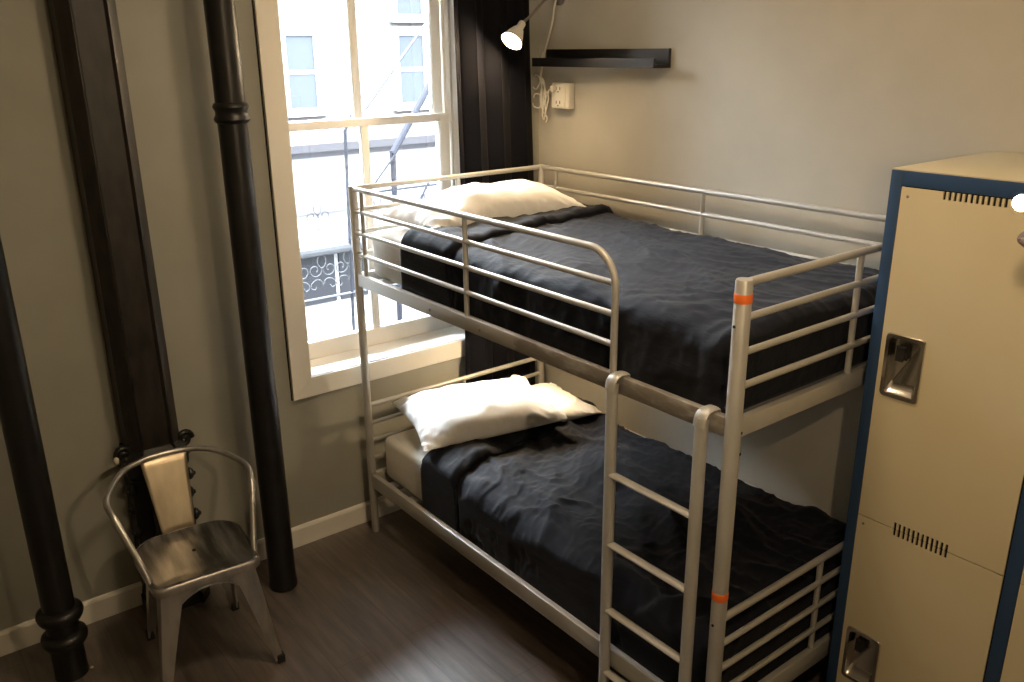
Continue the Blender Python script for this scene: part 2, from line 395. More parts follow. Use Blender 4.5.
def wrinkle(p, seed, ang, st, sc, warp=.10):
    """creases running along ang (0 = across the bed), warped; 0..1 ridges plus a soft swell"""
    c, s = math.cos(ang), math.sin(ang)
    q = p + noise.noise_vector(p * 2.3 + V((seed, 1.7, 0))) * warp
    u = (q.x * c + q.y * s) * sc / st; v = (-q.x * s + q.y * c) * sc; z = q.z * sc * .8
    a = noise.noise(V((u, v, z + seed))); b = noise.noise(V((u * 2.1, v * 2.3 + 7, z + seed)))
    return max(0, 1 - abs(a) * 2.4) ** 1.6 + .45 * b
def duvet(name, top, bot, y_head, y_foot, seed, ang, amp, label, flap, skew=0.0, xf=.015, r=.062, base=.022):
    """a comforter: lies on the mattress, hangs over the front and the foot and is tucked down at the back;
    its head end is turned back as a second layer"""
    xb = 1.040
    xq = xf + base; sF = (xb - .012) - (xq + r); drop = top - bot - r
    SL = sF + r * PI / 2 + drop
    tF = (y_head - (y_foot + r)); TL = tF + r * PI / 2 + (top - bot - r) * .95
    def prof(d, flat):
        if d <= flat: return d, 0.0
        d -= flat
        if d < r * PI / 2: a = d / r; return flat + r * math.sin(a), r * (1 - math.cos(a))
        return flat + r, r + d - r * PI / 2
    def pos(s, t):
        ax, fx = prof(s, sF); ay, fy = prof(t, tF)
        x = xb - .012 - ax
        y = y_head - ay + skew * (x - .5) * (1 - sm(0, TL, t))
        fall = (fx ** 2.5 + fy ** 2.5) ** .4 if (fx > 0 and fy > 0) else fx + fy
        z = top - fall - (.075 * (1 - sm(0, .075, s)))
        return V((x, y, max(z, bot)))
    def nrm(s, t):
        e = .004
        n = (pos(s + e, t) - pos(s - e, t)).cross(pos(s, t + e) - pos(s, t - e))
        if n.length < 1e-9: n = V((-1, 0, 0))
        n.normalize()
        if n.z < -.02 or (abs(n.z) <= .02 and n.x > .1): n = -n
        return n
    def disp(s, t):
        p = pos(s, t)
        side = sm(top - .03, top - .16, p.z)
        big = noise.noise(p * 2.4 + V((seed, seed, 0)))
        d = amp * (.95 * wrinkle(p, seed, ang, 3.4, 4.6) + .42 * wrinkle(p, seed + 11, ang + .55, 2.6, 10) + .22 * wrinkle(p, seed + 5, ang - .5, 2, 22) + .8 * big)
        # gathers that fan out around the front foot corner and down the hanging sides
        g = noise.noise(V(((p.y * 1.0 + p.x * .9) * 15, p.z * 2.4, seed + 2)))
        cor = sm(.55, 0, p.x) * sm(-1.25, -1.85, p.y)
        d += amp * (.55 * side + .9 * cor) * g
        d = d * (1 - .15 * side) + .010
        d *= sm(-.01, .05, s)
        return max(d, .003) - .008 * (1 - sm(0, .05, t))
    fw0, ft = flap
    def fwid(s): return fw0 + .035 * noise.noise(V((s * 3.1, seed, 2))) + .05 * (s / SL - .5)
    bm = NB(); nu, nv = 150, 230
    def main(u, v):
        s = u * SL; t = v * TL; p = pos(s, t) + nrm(s, t) * disp(s, t)
        lim = xf + (.011 if t < fwid(s) + .02 else 0)
        return V((max(p.x, lim), max(p.y, y_foot - .004), max(p.z, bot)))
    grid(bm, nu, nv, main)
    o = obj(name, bm, 'navy', None, ang=180)
    md = o.modifiers.new('quilt_thickness', 'SOLIDIFY'); md.thickness = .010; md.offset = -1
    tag(o, label, 'duvet', 'duvets on the bunks')
    fl = NB()
    def flapf(u, v):
        s = .012 + u * (SL - .012); w = fwid(s); e = -.014 + v * (w + .014)
        p = pos(s, max(e, 0)); n = nrm(s, max(e, .001)); 
        if e < 0: p = p + V((0, -e, 0))
        a = sm(-.014, .012, e); k = 1 - v
        edge = math.sqrt(min(1, max(0, (w - e) / .03)))            # rounded far hem
        hump = .75 + .35 * noise.noise(V((s * 5, e * 7, seed + 9))) + .3 * noise.noise(V((s * 13, e * 9, seed)))
        d = disp(s, max(e, 0)) * (.5 + .5 * a) + .003 + ft * hump * edge * (.35 + .65 * a)
        p = p + n * d
        return V((max(p.x, xf), p.y, max(p.z, bot)))
    grid(fl, 110, 34, flapf)
    f = obj('turned_back_hem', fl, 'navy', o, ang=180)
    md = f.modifiers.new('quilt_thickness', 'SOLIDIFY'); md.thickness = .009; md.offset = -1
    return o
duvet('duvet', 1.505, 1.290, -.315, -2.030, 3.1, 1.05, .0140,
      'dark navy duvet with turned-back hem spread over the upper bunk', (.32, .034), skew=.07)
duvet('duvet', .524, .255, -.345, -2.030, 9.4, .95, .024,
      'dark navy duvet rumpled over the lower bunk and hanging against its front rail', (.25, .045), skew=.20)

def pillow(name, c, ln, wd, th, rz, label, seed, rx=0.0, ry=0.0, droop=0.0):
    bm = NB(); n = 80; m = 60
    mt = Matrix.Translation(c) @ Euler((rx, ry, rz)).to_matrix().to_4x4()
    def f(side):
        def g_(u, v):
            a = u * 2 - 1; b = v * 2 - 1
            pin = 1 - .10 * (1 - abs(b) ** 1.6) * abs(a) ** 6; pin2 = 1 - .12 * (1 - abs(a) ** 1.6) * abs(b) ** 6
            x = a * ln / 2 * pin; y = b * wd / 2 * pin2
            e = max(0, (1 - abs(a) ** 2.6)) ** .62 * max(0, (1 - abs(b) ** 2.4)) ** .62
            z = th / 2 * e * (1 if side > 0 else -.62)
            if side > 0 and e > .0:
                p = V((x * 5, y * 5, seed))
                z += th * (.16 * noise.noise(p * .7) + .05 * noise.noise(p * 2.6)) * e + .010 * e ** .3 * (1 - e) * noise.noise(V((x * 16, y * 16, seed)))
                z += .022 * (1 - sm(0, .65, e)) * sm(0, .1, e) * (noise.noise(V((x * 24 + b * 5, y * 15, seed + 4))) + .5 * noise.noise(V((x * 50, y * 30, seed)))) + .010 * wrinkle(V((x, y, 0)), seed, .6, 2.5, 9) * e ** .8 * (1 - e * .6)
            z -= droop * a * a
            return mt @ V((x, y, z))
        return g_
    grid(bm, n, m, f(1)); grid(bm, n, m, f(-1))
    bmesh.ops.remove_doubles(bm, verts=bm.verts[:], dist=.0012)
    o = obj(name, bm, 'pillow', None, ang=180)
    tag(o, label, 'pillow', 'white pillows'); return o
pillow('pillow', (.515, -.262, 1.556), .84, .46, .22, math.radians(-2), 'plump white pillow at the head of the upper bunk', 2.0, droop=.01)
pillow('pillow', (.755, -.335, .564), .46, .46, .11, math.radians(-8), 'flatter white pillow lying underneath at the wall side of the lower bunk', 5.0)
pillow('pillow', (.400, -.330, .636), .70, .50, .20, math.radians(-15), 'big white pillow on top at the head of the lower bunk, lit by the lamp', 8.0, ry=math.radians(-2), rx=math.radians(4))

# ------------------------------------------------------------------ curtain
def curtain():
    bm = NB(); n = 120
    def f(u, v):
        z = .24 + v * 2.72
        k = 1 + .0 * v
        xa = .600 + .012 * math.sin(z * 1.3); xb = 1.070 - .032 * sm(1.2, 2.5, z)
        x = xa + (xb - xa) * u
        ph = u * 6.3 * PI + .5 * noise.noise(V((u * 3, z * .5, 1)))
        am = .020 * (1 + .3 * noise.noise(V((u * 4, z * .7, 5))))
        return V((x + .010 * math.sin(2 * ph), .064 + am * math.sin(ph), z))
    grid(bm, n, 30, f)
    o = obj('curtain', bm, 'curtain', ang=180)
    s = o.modifiers.new('cloth', 'SOLIDIFY'); s.thickness = .003
    tag(o, 'long black curtain drawn to the right side of the window', 'curtain')
curtain()

# ------------------------------------------------------------------ wall shelf
sh = NB()
prof = [(0, 2.228), (0, 2.150), (-.105, 2.150), (-.105, 2.190), (-.093, 2.190), (-.093, 2.165), (-.016, 2.165), (-.016, 2.228)]
prism(sh, [V((XW + x, .040, z)) for x, z in prof], (0, -.795, 0))
tag(obj('wall_shelf', sh, 'black', smooth=False), 'narrow black picture ledge mounted on the wall above the upper bunk', 'shelf')

# ------------------------------------------------------------------ outlet
out = thing('wall_outlet', 'white surface-mounted power outlet box below the black ledge', 'outlet', (XW, -.094, 2.015))
obj('outlet_box', B((-.040, -.062, -.060), (0, .062, .060), .006, 3), 'white', out)
fp_ = obj('cover_plate', B((-.046, -.040, -.056), (-.040, .058, .056), .003), 'white', out)
for z in (-.030, .034):
    sk = NB()
    for y in (.022, -.004): box(sk, (-.0468, y - .002, z - .007), (-.0455, y + .002, z + .007))
    lathe(sk, [(.0035, 0), (.0035, .0012)], (-.0457, .009, z - .015), 10, Matrix.Rotation(-PI / 2, 3, 'Y'))
    obj('socket', sk, 'dark', fp_)
obj('test_button', B((-.049, -.026, -.052), (-.040, -.036, -.030), .001), 'white', out)

# ------------------------------------------------------------------ reading lamps
WARM = (1.0, .735, .435)
def lamp(head, aim, arm, mount, label, strength, cord=None, switch=None, coils=None, bulb=.033, deep=.018, plug=None, shade=True):
    """head: centre of the shade's mouth; aim: unit direction the light goes; arm: gooseneck points from the shade to the wall"""
    head = V(head); aim = V(aim).normalized()
    t = thing('reading_lamp', label, 'lamp', head, 0, 'reading lamps')
    q = aim.to_track_quat('Z', 'Y').to_matrix()
    loc = lambda p: V(p) - head
    if shade:
        outer = [(.014, -.115), (.017, -.110), (.018, -.082), (.026, -.070), (.038, -.042), (.048, -.012), (.052, 0)]
        inner = [(.050, 0), (.046, -.012), (.036, -.041), (.024, -.066), (.012, -.070)]
        obj('lamp_shade', LA(outer + inner, (0, 0, 0), 26, q), 'white', t)
    b = NB(); bmesh.ops.create_icosphere(b, subdivisions=2, radius=bulb)
    for v in b.verts: v.co += aim * (-deep if shade else 0)
    obj('bulb', b, emit('bulb_glow', WARM, strength), t)
    a0 = head - aim * (.112 if shade else bulb * .9)
    obj('gooseneck_arm', T([loc(p) for p in bez([a0] + list(arm), 8)], .0065, 10), 'gooseneck', t)
    if mount is not None:
        obj('mounting_plate', LA([(.034, 0), (.034, .012), (.028, .018), (.010, .022)], loc(mount[0]), 22, V(mount[1]).to_track_quat('Z', 'Y').to_matrix()), 'gooseneck', t)
    if cord:
        c = obj('cord', T([loc(p) for p in bez(cord, 8)], .0046, 8), 'white', t)
        if switch: obj('inline_switch', LA([(.004, -.034), (.007, -.028), (.0095, -.012), (.0095, .012), (.007, .028), (.004, .034)], loc(switch[0]), 14, V(switch[1]).to_track_quat('Z', 'Y').to_matrix()), 'white', c)
        if coils:
            cb = NB()
            for pts, cl in coils: tube(cb, [loc(p) for p in (bez(pts, 8))], .0032, 7)
            obj('coiled_cord', cb, 'white', c)
        if plug: obj('plug', B(loc(plug[0]), loc(plug[1]), .004), 'white', c)
    return t
XC = XW - .035
def loop(cy, cz, ry, rz, x=XC, tilt=0.0, a0=0.0, a1=2 * PI, n=14):
    return [(x + .004 * math.sin(3 * a), cy + ry * math.cos(a) * math.cos(tilt) - rz * math.sin(a) * math.sin(tilt), cz + ry * math.cos(a) * math.sin(tilt) + rz * math.sin(a) * math.cos(tilt)) for a in [a0 + (a1 - a0) * k / n for k in range(n + 1)]]
lamp((.80, -.095, 2.265), (-.70, -.16, -.70), [(.900, -.112, 2.375), (.905, -.185, 2.425), (1.03, -.12, 2.47), (1.100, -.05, 2.465), (XW - .02, -.045, 2.458)], ((XW, -.045, 2.458), (-1, 0, 0)),
     'white reading lamp on a bent arm, glowing above the upper bunk beside the curtain', 420,
     cord=[(XW - .02, -.052, 2.475), (1.10, -.045, 2.43), (1.10, -.030, 2.36), (1.105, .005, 2.28), (1.11, .046, 2.20), (1.117, .070, 2.135), (XC, .058, 2.10), (XC, .05, 2.06)],
     switch=((1.112, .056, 2.185), (.1, .35, -1)),
     coils=[(loop(.095, 2.075, .028, .036, tilt=.3), 0), (loop(.085, 1.985, .036, .034, tilt=-.2), 0), (loop(.045, 2.02, .012, .075), 0), (loop(.030, 2.00, .014, .080, XC - .006, -.12), 0), (loop(.020, 1.965, .013, .070, XC - .003, .2), 0),
            ([(XC, .035, 1.98), (XC - .01, .01, 1.995), (XC - .02, -.02, 2.025), (XC - .03, -.045, 2.045), (1.088, -.058, 2.048)], 0), ([(XC, .03, 1.93), (XC, .01, 1.905), (XC - .004, .015, 1.885)], 0)],
     plug=((1.066, -.075, 2.036), (1.0885, -.050, 2.062)))
lamp((.72, -.33, 1.00), (-.28, .12, -.95), [(.775, -.345, 1.145), (.87, -.31, 1.165), (1.02, -.24, 1.12), (1.10, -.22, 1.08), (XW - .02, -.22, 1.08)], ((XW, -.22, 1.08), (-1, 0, 0)),
     'white reading lamp under the upper bunk, shining on the lower pillows', 270, deep=.040,
     cord=[(XW - .02, -.22, 1.07), (1.118, -.20, .98), (1.12, -.16, .86), (1.12, -.13, .76)],
     coils=[(loop(-.125, .72, .020, .055, 1.120, .2), 0), (loop(-.150, .715, .016, .05, 1.118, -.15), 0)])
lamp((-0.7336, -2.9628, 2.0722), (-.80, .62, .05), [(-0.7148, -2.9721, 2.069), (-0.5512, -2.9971, 2.0111), (-0.378, -2.9648, 1.9324)], None,
     'bright bare bulb lamp at the right edge, in front of the locker', 5200, bulb=.0092, shade=False)
br = obj('bracket', T(bez([(-0.378, -2.9648, 1.9324), (-0.3319, -2.8733, 1.9177), (-0.3438, -2.838, 1.9471), (-0.3559, -2.8218, 1.963)], 5), [.012] * 15 + [.009], 12), 'bracket', None)
br.parent = [o for o in COL.objects if o.name.startswith('reading_lamp')][-1]
br.location = -V((-0.7336, -2.9628, 2.0722)); br['label'] = 'dark rounded bracket below the bulb'

# ------------------------------------------------------------------ ceiling lamp
cl = thing('ceiling_light', 'round frosted dome light on the ceiling', 'ceiling light', (-.30, -1.75, ZC))
obj('base_ring', LA([(.19, 0), (.19, -.025), (.17, -.03)], (0, 0, 0), 32), 'white', cl)
obj('diffuser', LA([(.165, -.028), (.16, -.05), (.13, -.075), (.07, -.092), (.01, -.096)], (0, 0, 0), 32), emit('dome_glow', (1, .75, .47), 37.0), cl)

# ------------------------------------------------------------------ pipes and column
pp = thing('steam_pipe', 'tall black pipe with a double collar between the column and the window', 'pipe', (-.548, -.148, 0), 0, 'black pipes')
obj('pipe_shaft', LA([(.056, 0), (.060, .004), (.060, .03), (.0575, .04), (.0565, 1.0), (.0545, 1.98), (.0545, ZC - .001)], (0, 0, 0), 28), 'iron', pp)
obj('collar', LA([(.055, 1.985), (.062, 1.99), (.066, 2.0), (.062, 2.010), (.0585, 2.016), (.0585, 2.028), (.062, 2.034), (.066, 2.044), (.062, 2.054), (.055, 2.06)], (0, 0, 0), 28), 'iron', pp)
pq = thing('steam_pipe', 'black pipe with two flanged rings near its foot at the left edge', 'pipe', (-1.416, -.172, 0), 0, 'black pipes')
obj('pipe_shaft', LA([(.060, 0), (.0585, .01), (.0575, .10), (.0555, .4), (.054, ZC - .001)], (0, 0, 0), 28), 'iron', pq)
for z in (.165, .268):
    obj('flange_ring', LA([(.056, z - .03), (.072, z - .025), (.078, z - .014), (.081, z), (.078, z + .013), (.070, z + .020), (.056, z + .028)], (0, 0, 0), 28), 'iron', pq)

cc = thing('cast_iron_column', 'wide dark cast iron column against the wall behind the metal chair', 'column', (-.950, YW, 0))
def colsec(hw, d, ch):
    return [(-hw, 0), (-hw, -d + ch * 1.2), (-hw + ch, -d), (-hw + ch + .010, -d - .008), (-hw + ch + .020, -d + .004), (hw - ch - .020, -d + .004), (hw - ch - .010, -d - .008), (hw - ch, -d), (hw, -d + ch * 1.2), (hw, 0)]
sh = NB(); rows = []
for z, k in ((.70, 1.0), (1.6, .985), (ZC - .001, .97)):
    rows.append([sh.verts.new((x * k, y - .001, z)) for x, y in colsec(.101, .130, .030)])
for A, C in zip(rows, rows[1:]):
    for i in range(len(A)): sh.faces.new((A[i], A[(i + 1) % len(A)], C[(i + 1) % len(A)], C[i]))
sh.faces.new(rows[0][::-1]); sh.faces.new(rows[-1])
obj('shaft', sh, 'columniron', cc, ang=25)
bs = NB(); rows = []
for z, hw, d in ((0, .128, .160), (.05, .128, .160), (.06, .117, .150), (.62, .112, .146), (.64, .120, .155), (.70, .124, .157), (.715, .117, .150), (.745, .108, .137)):
    rows.append([bs.verts.new((x, y - .001, z)) for x, y in colsec(hw, d, .036)])
for A, C in zip(rows, rows[1:]):
    for i in range(len(A)): bs.faces.new((A[i], A[(i + 1) % len(A)], C[(i + 1) % len(A)], C[i]))
bs.faces.new(rows[0][::-1]); bs.faces.new(rows[-1])
pb = obj('pedestal', bs, 'iron', cc, ang=25)
random.seed(3)
for s in (-1, 1):
    for k in range(7):
        z = .11 + k * .094
        bm = LA([(.010, -.008), (.024, -.004), (.026, .006), (.018, .016), (.010, .018), (.008, .024), (.002, .027)], (s * (.110 + .004 * (k % 2)), -.085 - .02 * (k % 2), z), 14, V((s, -.35, 0)).to_track_quat('Z', 'Y').to_matrix())
        obj('rosette', bm, 'iron', pb)
    sc2 = [(s * (.118 + .03 * math.cos(a) * (1 - k / 26)), -.10, .735 + .035 * math.sin(a) * (1 - k / 26)) for k, a in enumerate([j * .42 for j in range(22)])]
    obj('scroll', T(sc2, .012, 8), 'iron', pb)
obj('paint_chip', LA([(.004, -.014), (.009, -.008), (.010, .006), (.004, .014)], (-.152, -.115, .725), 10), 'white', cc)['label'] = 'white paint chip'

# ------------------------------------------------------------------ metal armchair
ch = thing('metal_armchair', 'brushed metal armchair with hoop back and tapered splat in front of the column', 'chair', (-.965, -.383, 0), math.radians(-4))
SZ = .468
def seat_outline(k=1.0, dy=0.0):
    P = []
    for (cx, cy, r, a0) in ((.150, -.170, .035, -90), (.080, .060, .115, 0), (-.080, .060, .115, 90), (-.150, -.170, .035, 180)):
        for j in range(9):
            a = math.radians(a0 + 90 * j / 8); P.append(((cx + r * math.cos(a)) * k, (cy + r * math.sin(a)) * k + dy))
    return P
st = NB()
loops = []
for k, z in ((.99, SZ - .038), (1.0, SZ - .030), (1.0, SZ - .010), (.985, SZ - .002), (.955, SZ), (.93, SZ - .001), (.905, SZ - .006), (.5, SZ - .009)):
    loops.append([st.verts.new((x, y, z)) for x, y in seat_outline(k)])
for A, C in zip(loops, loops[1:]):
    for i in range(len(A)): st.faces.new((A[i], A[(i + 1) % len(A)], C[(i + 1) % len(A)], C[i]))
st.faces.new(loops[0][::-1]); st.faces.new(loops[-1])
seat = obj('seat', st, 'seatsteel', ch, ang=50)
rm = NB()
tube(rm, [(x * 1.004, y * 1.004, SZ - .022) for x, y in seat_outline()], 1, 8, closed=True, flat=(.019, .006, (0, 0, 1)))
obj('seat_rim', rm, 'steel', seat)
legs = {'fl': ((-.165, -.180), (-.222, -.222)), 'fr': ((.165, -.180), (.222, -.222)), 'rl': ((-.150, .125), (-.178, .224)), 'rr': ((.150, .125), (.178, .224))}
for kx, (t_, f_) in legs.items():
    sx = 1 if t_[0] > 0 else -1; sy = 1 if t_[1] > 0 else -1
    bm = NB(); rows = []
    for i in range(9):
        u = i / 8; z = (SZ - .032) * (1 - u) + .012 * u
        x = t_[0] + (f_[0] - t_[0]) * u; y = t_[1] + (f_[1] - t_[1]) * u
        w = .052 * (1 - u) ** 1.15 + .028; th = .030 * (1 - u) + .016 * u
        # L-shaped folded sheet: outer corner at (x,y)
        ring = [(0, 0), (-sx * w, sy * .002), (-sx * w, -sy * .004), (-sx * .012, -sy * .010), (-sx * .010, -sy * .012), (-sx * .004, -sy * w * .8), (sx * .002, -sy * w * .8), (sx * .003, -sy * .006)]
        rows.append([bm.verts.new((x + a, y + b, z)) for a, b in ring])
    for A, C in zip(rows, rows[1:]):
        for i in range(8): bm.faces.new((A[i], A[(i + 1) % 8], C[(i + 1) % 8], C[i]))
    bm.faces.new(rows[0][::-1]); bm.faces.new(rows[-1])
    lg = obj('leg', bm, 'steel', ch, ang=30)
    obj('rubber_foot', B((f_[0] - .022 if sx > 0 else f_[0] - .008, f_[1] - .022 if sy > 0 else f_[1] - .008, 0), (f_[0] + .008 if sx > 0 else f_[0] + .022, f_[1] + .008 if sy > 0 else f_[1] + .022, .035), .004), 'rubber', lg)
def apron(a, b, dirn, drop=.20, rise=.022):
    """arched skirt between two leg tops"""
    a = V(a); b = V(b); o_ = []; n = 16; zt = SZ - .034
    top = [V((*(a.lerp(b, k / n)), zt)) for k in (0, n)]
    low = []
    for k in range(n + 1):
        u = k / n; p = a.lerp(b, u); w = abs(2 * u - 1)
        low.append(V((p.x, p.y, zt - rise - (drop - rise) * (1 - math.sqrt(max(0, 1 - w ** 2.0))))))
    bm = NB(); prism(bm, [top[1], top[0]] + low, V((*dirn, 0)) * -.003)
    ap = obj('apron', bm, 'steel', ch, smooth=False)
    obj('rolled_edge', T([p - V((*dirn, 0)) * .0015 for p in low], .0052, 8), 'steel', ap)
apron((-.168, -.186), (.168, -.186), (0, -1)); apron((-.150, .128), (.150, .128), (0, 1))
apron((-.166, -.175), (-.152, .122), (-1, 0)); apron((.166, -.175), (.152, .122), (1, 0))
hoop = [(-.186, -.135, .452), (-.193, -.115, .49), (-.220, -.055, .585), (-.248, .02, .668), (-.256, .085, .700), (-.222, .16, .722), (-.165, .228, .742), (-.085, .262, .752), (0, .270, .755)]
hp = bez(hoop + [(-x, y, z) for x, y, z in hoop[-2::-1]], 7)
hb = obj('hoop_back', T(hp, .0112, 12), 'steel', ch)
for s in (-1, 1):
    obj('weld_sleeve', T([(s * .236, -.014, .632), (s * .2475, .018, .666)], .0130, 12), 'steel', hb)
sp = NB()
def spl(u, v):
    x = (u * 2 - 1); w = .060 + .027 * v
    return V((x * w - .012, .160 + .104 * v + .006 * (1 - x * x), .452 + .302 * v))
grid(sp, 10, 8, spl)
so = obj('splat', sp, 'splat', ch, ang=180); so['label'] = 'tapered brushed metal back splat'
md = so.modifiers.new('sheet', 'SOLIDIFY'); md.thickness = .004; md.offset = 0
hl = NB(); lathe(hl, [(.007, -.002), (.007, .0015)], (0, .0, SZ - .0075), 12)
obj('drain_hole', hl, 'dark', seat)

# ------------------------------------------------------------------ lockers
LX, LY, LZ = .533, -2.118, 1.917
NCOL, CW = 2, .474
lk_ = thing('locker', 'cream metal locker with a blue frame at the foot of the bunk bed', 'locker', (LX, LY, 0))
LYE = -CW * NCOL - .034                      # local right end
D = XW - LX - .008
fr = NB()
# carcass: sides, back, bottom, top (top in cream)
box(fr, (.020, -.018, .04), (D, 0, LZ - .004)); box(fr, (.020, LYE, .04), (D, LYE + .018, LZ - .004))
box(fr, (D - .012, LYE, .04), (D, 0, LZ - .004)); box(fr, (.02, LYE, .04), (D, 0, .07)); box(fr, (.05, LYE, 0), (D, 0, .045))
obj('carcass', fr, 'blue', lk_, smooth=False)
obj('top_panel', B((.004, LYE, LZ - .004), (D, 0, LZ), .0015), 'cream', lk_)['label'] = 'cream top panel'
ff = NB(); F = .034; hz0, hz1 = .075, 1.873; seam = .866
def bar(y0, y1, z0, z1): box(ff, (0, y0, z0), (.02, y1, z1), .002)
bar(-F, 0, .0, LZ - .004); bar(LYE, LYE + F, .0, LZ - .004)
bar(LYE + F, -F, hz1, LZ - .004); bar(LYE + F, -F, .0, hz0)
for c in range(1, NCOL): bar(-c * CW - F, -c * CW + .004, hz0, hz1)
obj('face_frame', ff, 'blue', lk_)['label'] = 'blue face frame'
obj('shelf_divider', B((.03, LYE + .02, seam - .012), (D - .02, -.02, seam)), 'dark', lk_)
obj('interior_shade_sheet', B((.026, LYE + .02, .08), (.028, -.02, LZ - .03)), 'dark', lk_)  # added dark sheet: the interior's shade behind the door slits, put in as colour
def notch(y0, y1, z, up, n, wd, dp):
    """points along a door edge from y0 to y1 (y decreasing) with n slits cut into it"""
    pts = []; span = (y1 - y0); a = y0 + span * .275; b = y0 + span * .635
    pts.append((y0, z))
    for k in range(n):
        yc = a + (b - a) * k / (n - 1)
        pts += [(yc + wd / 2, z), (yc + wd / 2, z - up * dp), (yc - wd / 2, z - up * dp), (yc - wd / 2, z)]
    pts.append((y1, z)); return pts
def door(y0, y1, z0, z1, nt, nb, hzc):
    top = notch(y0, y1, z1, 1, 12, .0072, .021) if nt else [(y0, z1), (y1, z1)]
    bot = notch(y0, y1, z0, -1, 12, .0072, .021) if nb else [(y0, z0), (y1, z0)]
    out_ = top + bot[::-1]
    hy0, hy1, h0, h1 = y0 - .020, y0 - .124, hzc - .090, hzc + .090
    X = -.003
    hole = [(hy0, h0), (hy0, h1), (hy1, h1), (hy1, h0)]
    bm = NB(); prism(bm, [V((X, y, z)) for y, z in out_], (.005, 0, 0), [[V((X, y, z)) for y, z in hole]])
    d = obj('door', bm, 'cream', lk_, smooth=False)
    # recessed chrome cup: rim, walls and sloping floor
    cp = NB(); dp = .030
    def rl(y0_, y1_, z0_, z1_, x):
        rr = .012; P = []
        for cy, cz, a0 in ((y1_ + rr, z0_ + rr, 180), (y1_ + rr, z1_ - rr, 90), (y0_ - rr, z1_ - rr, 0), (y0_ - rr, z0_ + rr, 270)):
            for j in range(5):
                a = math.radians(a0 - 0 + 90 * j / 4 if False else a0 + 90 - 90 * j / 4); P.append((cy + rr * math.cos(a), cz + rr * math.sin(a)))
        return [cp.verts.new((x if not callable(x) else x(z), y, z)) for y, z in P]
    e = .006
    R_ = [rl(hy0 + e, hy1 - e, h0 - e, h1 + e, -.0032), rl(hy0 + e - .002, hy1 - e + .002, h0 - e + .002, h1 + e - .002, -.0075), rl(hy0 - .006, hy1 + .006, h0 + .006, h1 - .006, -.0075),
          rl(hy0 - .008, hy1 + .008, h0 + .009, h1 - .008, -.001), rl(hy0 - .012, hy1 + .012, h0 + .034, h1 - .012, lambda z: .004 + .018 * sm(h0, h0 + .05, z))]
    for A, C in zip(R_, R_[1:]):
        for i in range(len(A)): cp.faces.new((A[i], A[(i + 1) % len(A)], C[(i + 1) % len(A)], C[i]))
    cp.faces.new(R_[-1])
    hd = obj('handle_cup', cp, 'chrome', d, ang=35); hd['label'] = 'chrome recessed handle cup'
    lt = NB(); box(lt, (-.001, hy0 - .030, hzc + .020), (.021, hy0 - .046, hzc + .058), .004)
    lathe(lt, [(.011, 0), (.011, .010), (.008, .012)], (.020, hy0 - .040, hzc + .030), 16, Matrix.Rotation(-PI / 2, 3, 'Y'))
    obj('latch', lt, 'dark', hd)
    rv = LA([(.0042, 0), (.0042, .0015), (.002, .003)], (X, y0 - .020, z1 - .024), 12, Matrix.Rotation(-PI / 2, 3, 'Y'))
    obj('rivet', rv, 'gooseneck', d)
for c in range(NCOL):
    y0 = -F - .003 - c * CW; y1 = -(c + 1) * CW + .007
    if c == NCOL - 1: y1 = LYE + F + .003
    door(y0, y1, seam + .0015, hz1 - .003, True, True, 1.365)
    door(y0, y1, hz0 + .003, seam - .0015, True, False, .372)

# ------------------------------------------------------------------ crumb on the floor
bm = NB(); bmesh.ops.create_icosphere(bm, subdivisions=2, radius=.007)
for v in bm.verts: v.co = V((v.co.x * 1.2, v.co.y, v.co.z * .6)) * (1 + .3 * noise.noise(v.co * 200)) + V((-1.352, -.196, .005))
tag(obj('crumb', bm, 'speck'), 'tiny pale crumb on the floor beside the left pipe', 'crumb')

# ------------------------------------------------------------------ outside the window
YB = 9.0
ob = thing('brick_building', 'pale brick building with white framed windows across the street', 'building', (5, YB, -4.2))
z_ = lambda z: z + 4.2
bm = NB(); box(bm, (-45, 0, z_(.88)), (40, 1.2, z_(5.2)))
obj('brick_wall', bm, 'brick', ob, smooth=False)
obj('shopfront', B((-45, .1, 0), (40, 1.2, z_(.7))), 'stone', ob, smooth=False)
co = NB(); prism(co, [V((-45, y, z_(z))) for y, z in ((0, .70), (-.10, .70), (-.12, .76), (-.30, .80), (-.34, .88), (-.36, .92), (0, .96))], (85, 0, 0))
obj('cornice', co, 'cornice', ob, smooth=False)
obj('fascia', B((-45, -.06, z_(-.05)), (40, .1, z_(.70))), 'stone', ob, smooth=False)
obj('ledge', B((-45, -.16, z_(-.13)), (40, .1, z_(-.05))), 'cornice', ob, smooth=False)
obj('sign_band', B((-45, -.03, z_(-.62)), (40, .1, z_(-.13))), 'stone', ob, smooth=False)
obj('ledge', B((-45, -.2, z_(-.74)), (40, .1, z_(-.62))), 'cornice', ob, smooth=False)
for k in range(6):
    x = -6.6 + k * 3.0
    obj('shop_window', B((x, .06, z_(-1.62)), (x + 2.92, .1, z_(-.80))), 'shopdark', ob, smooth=False)
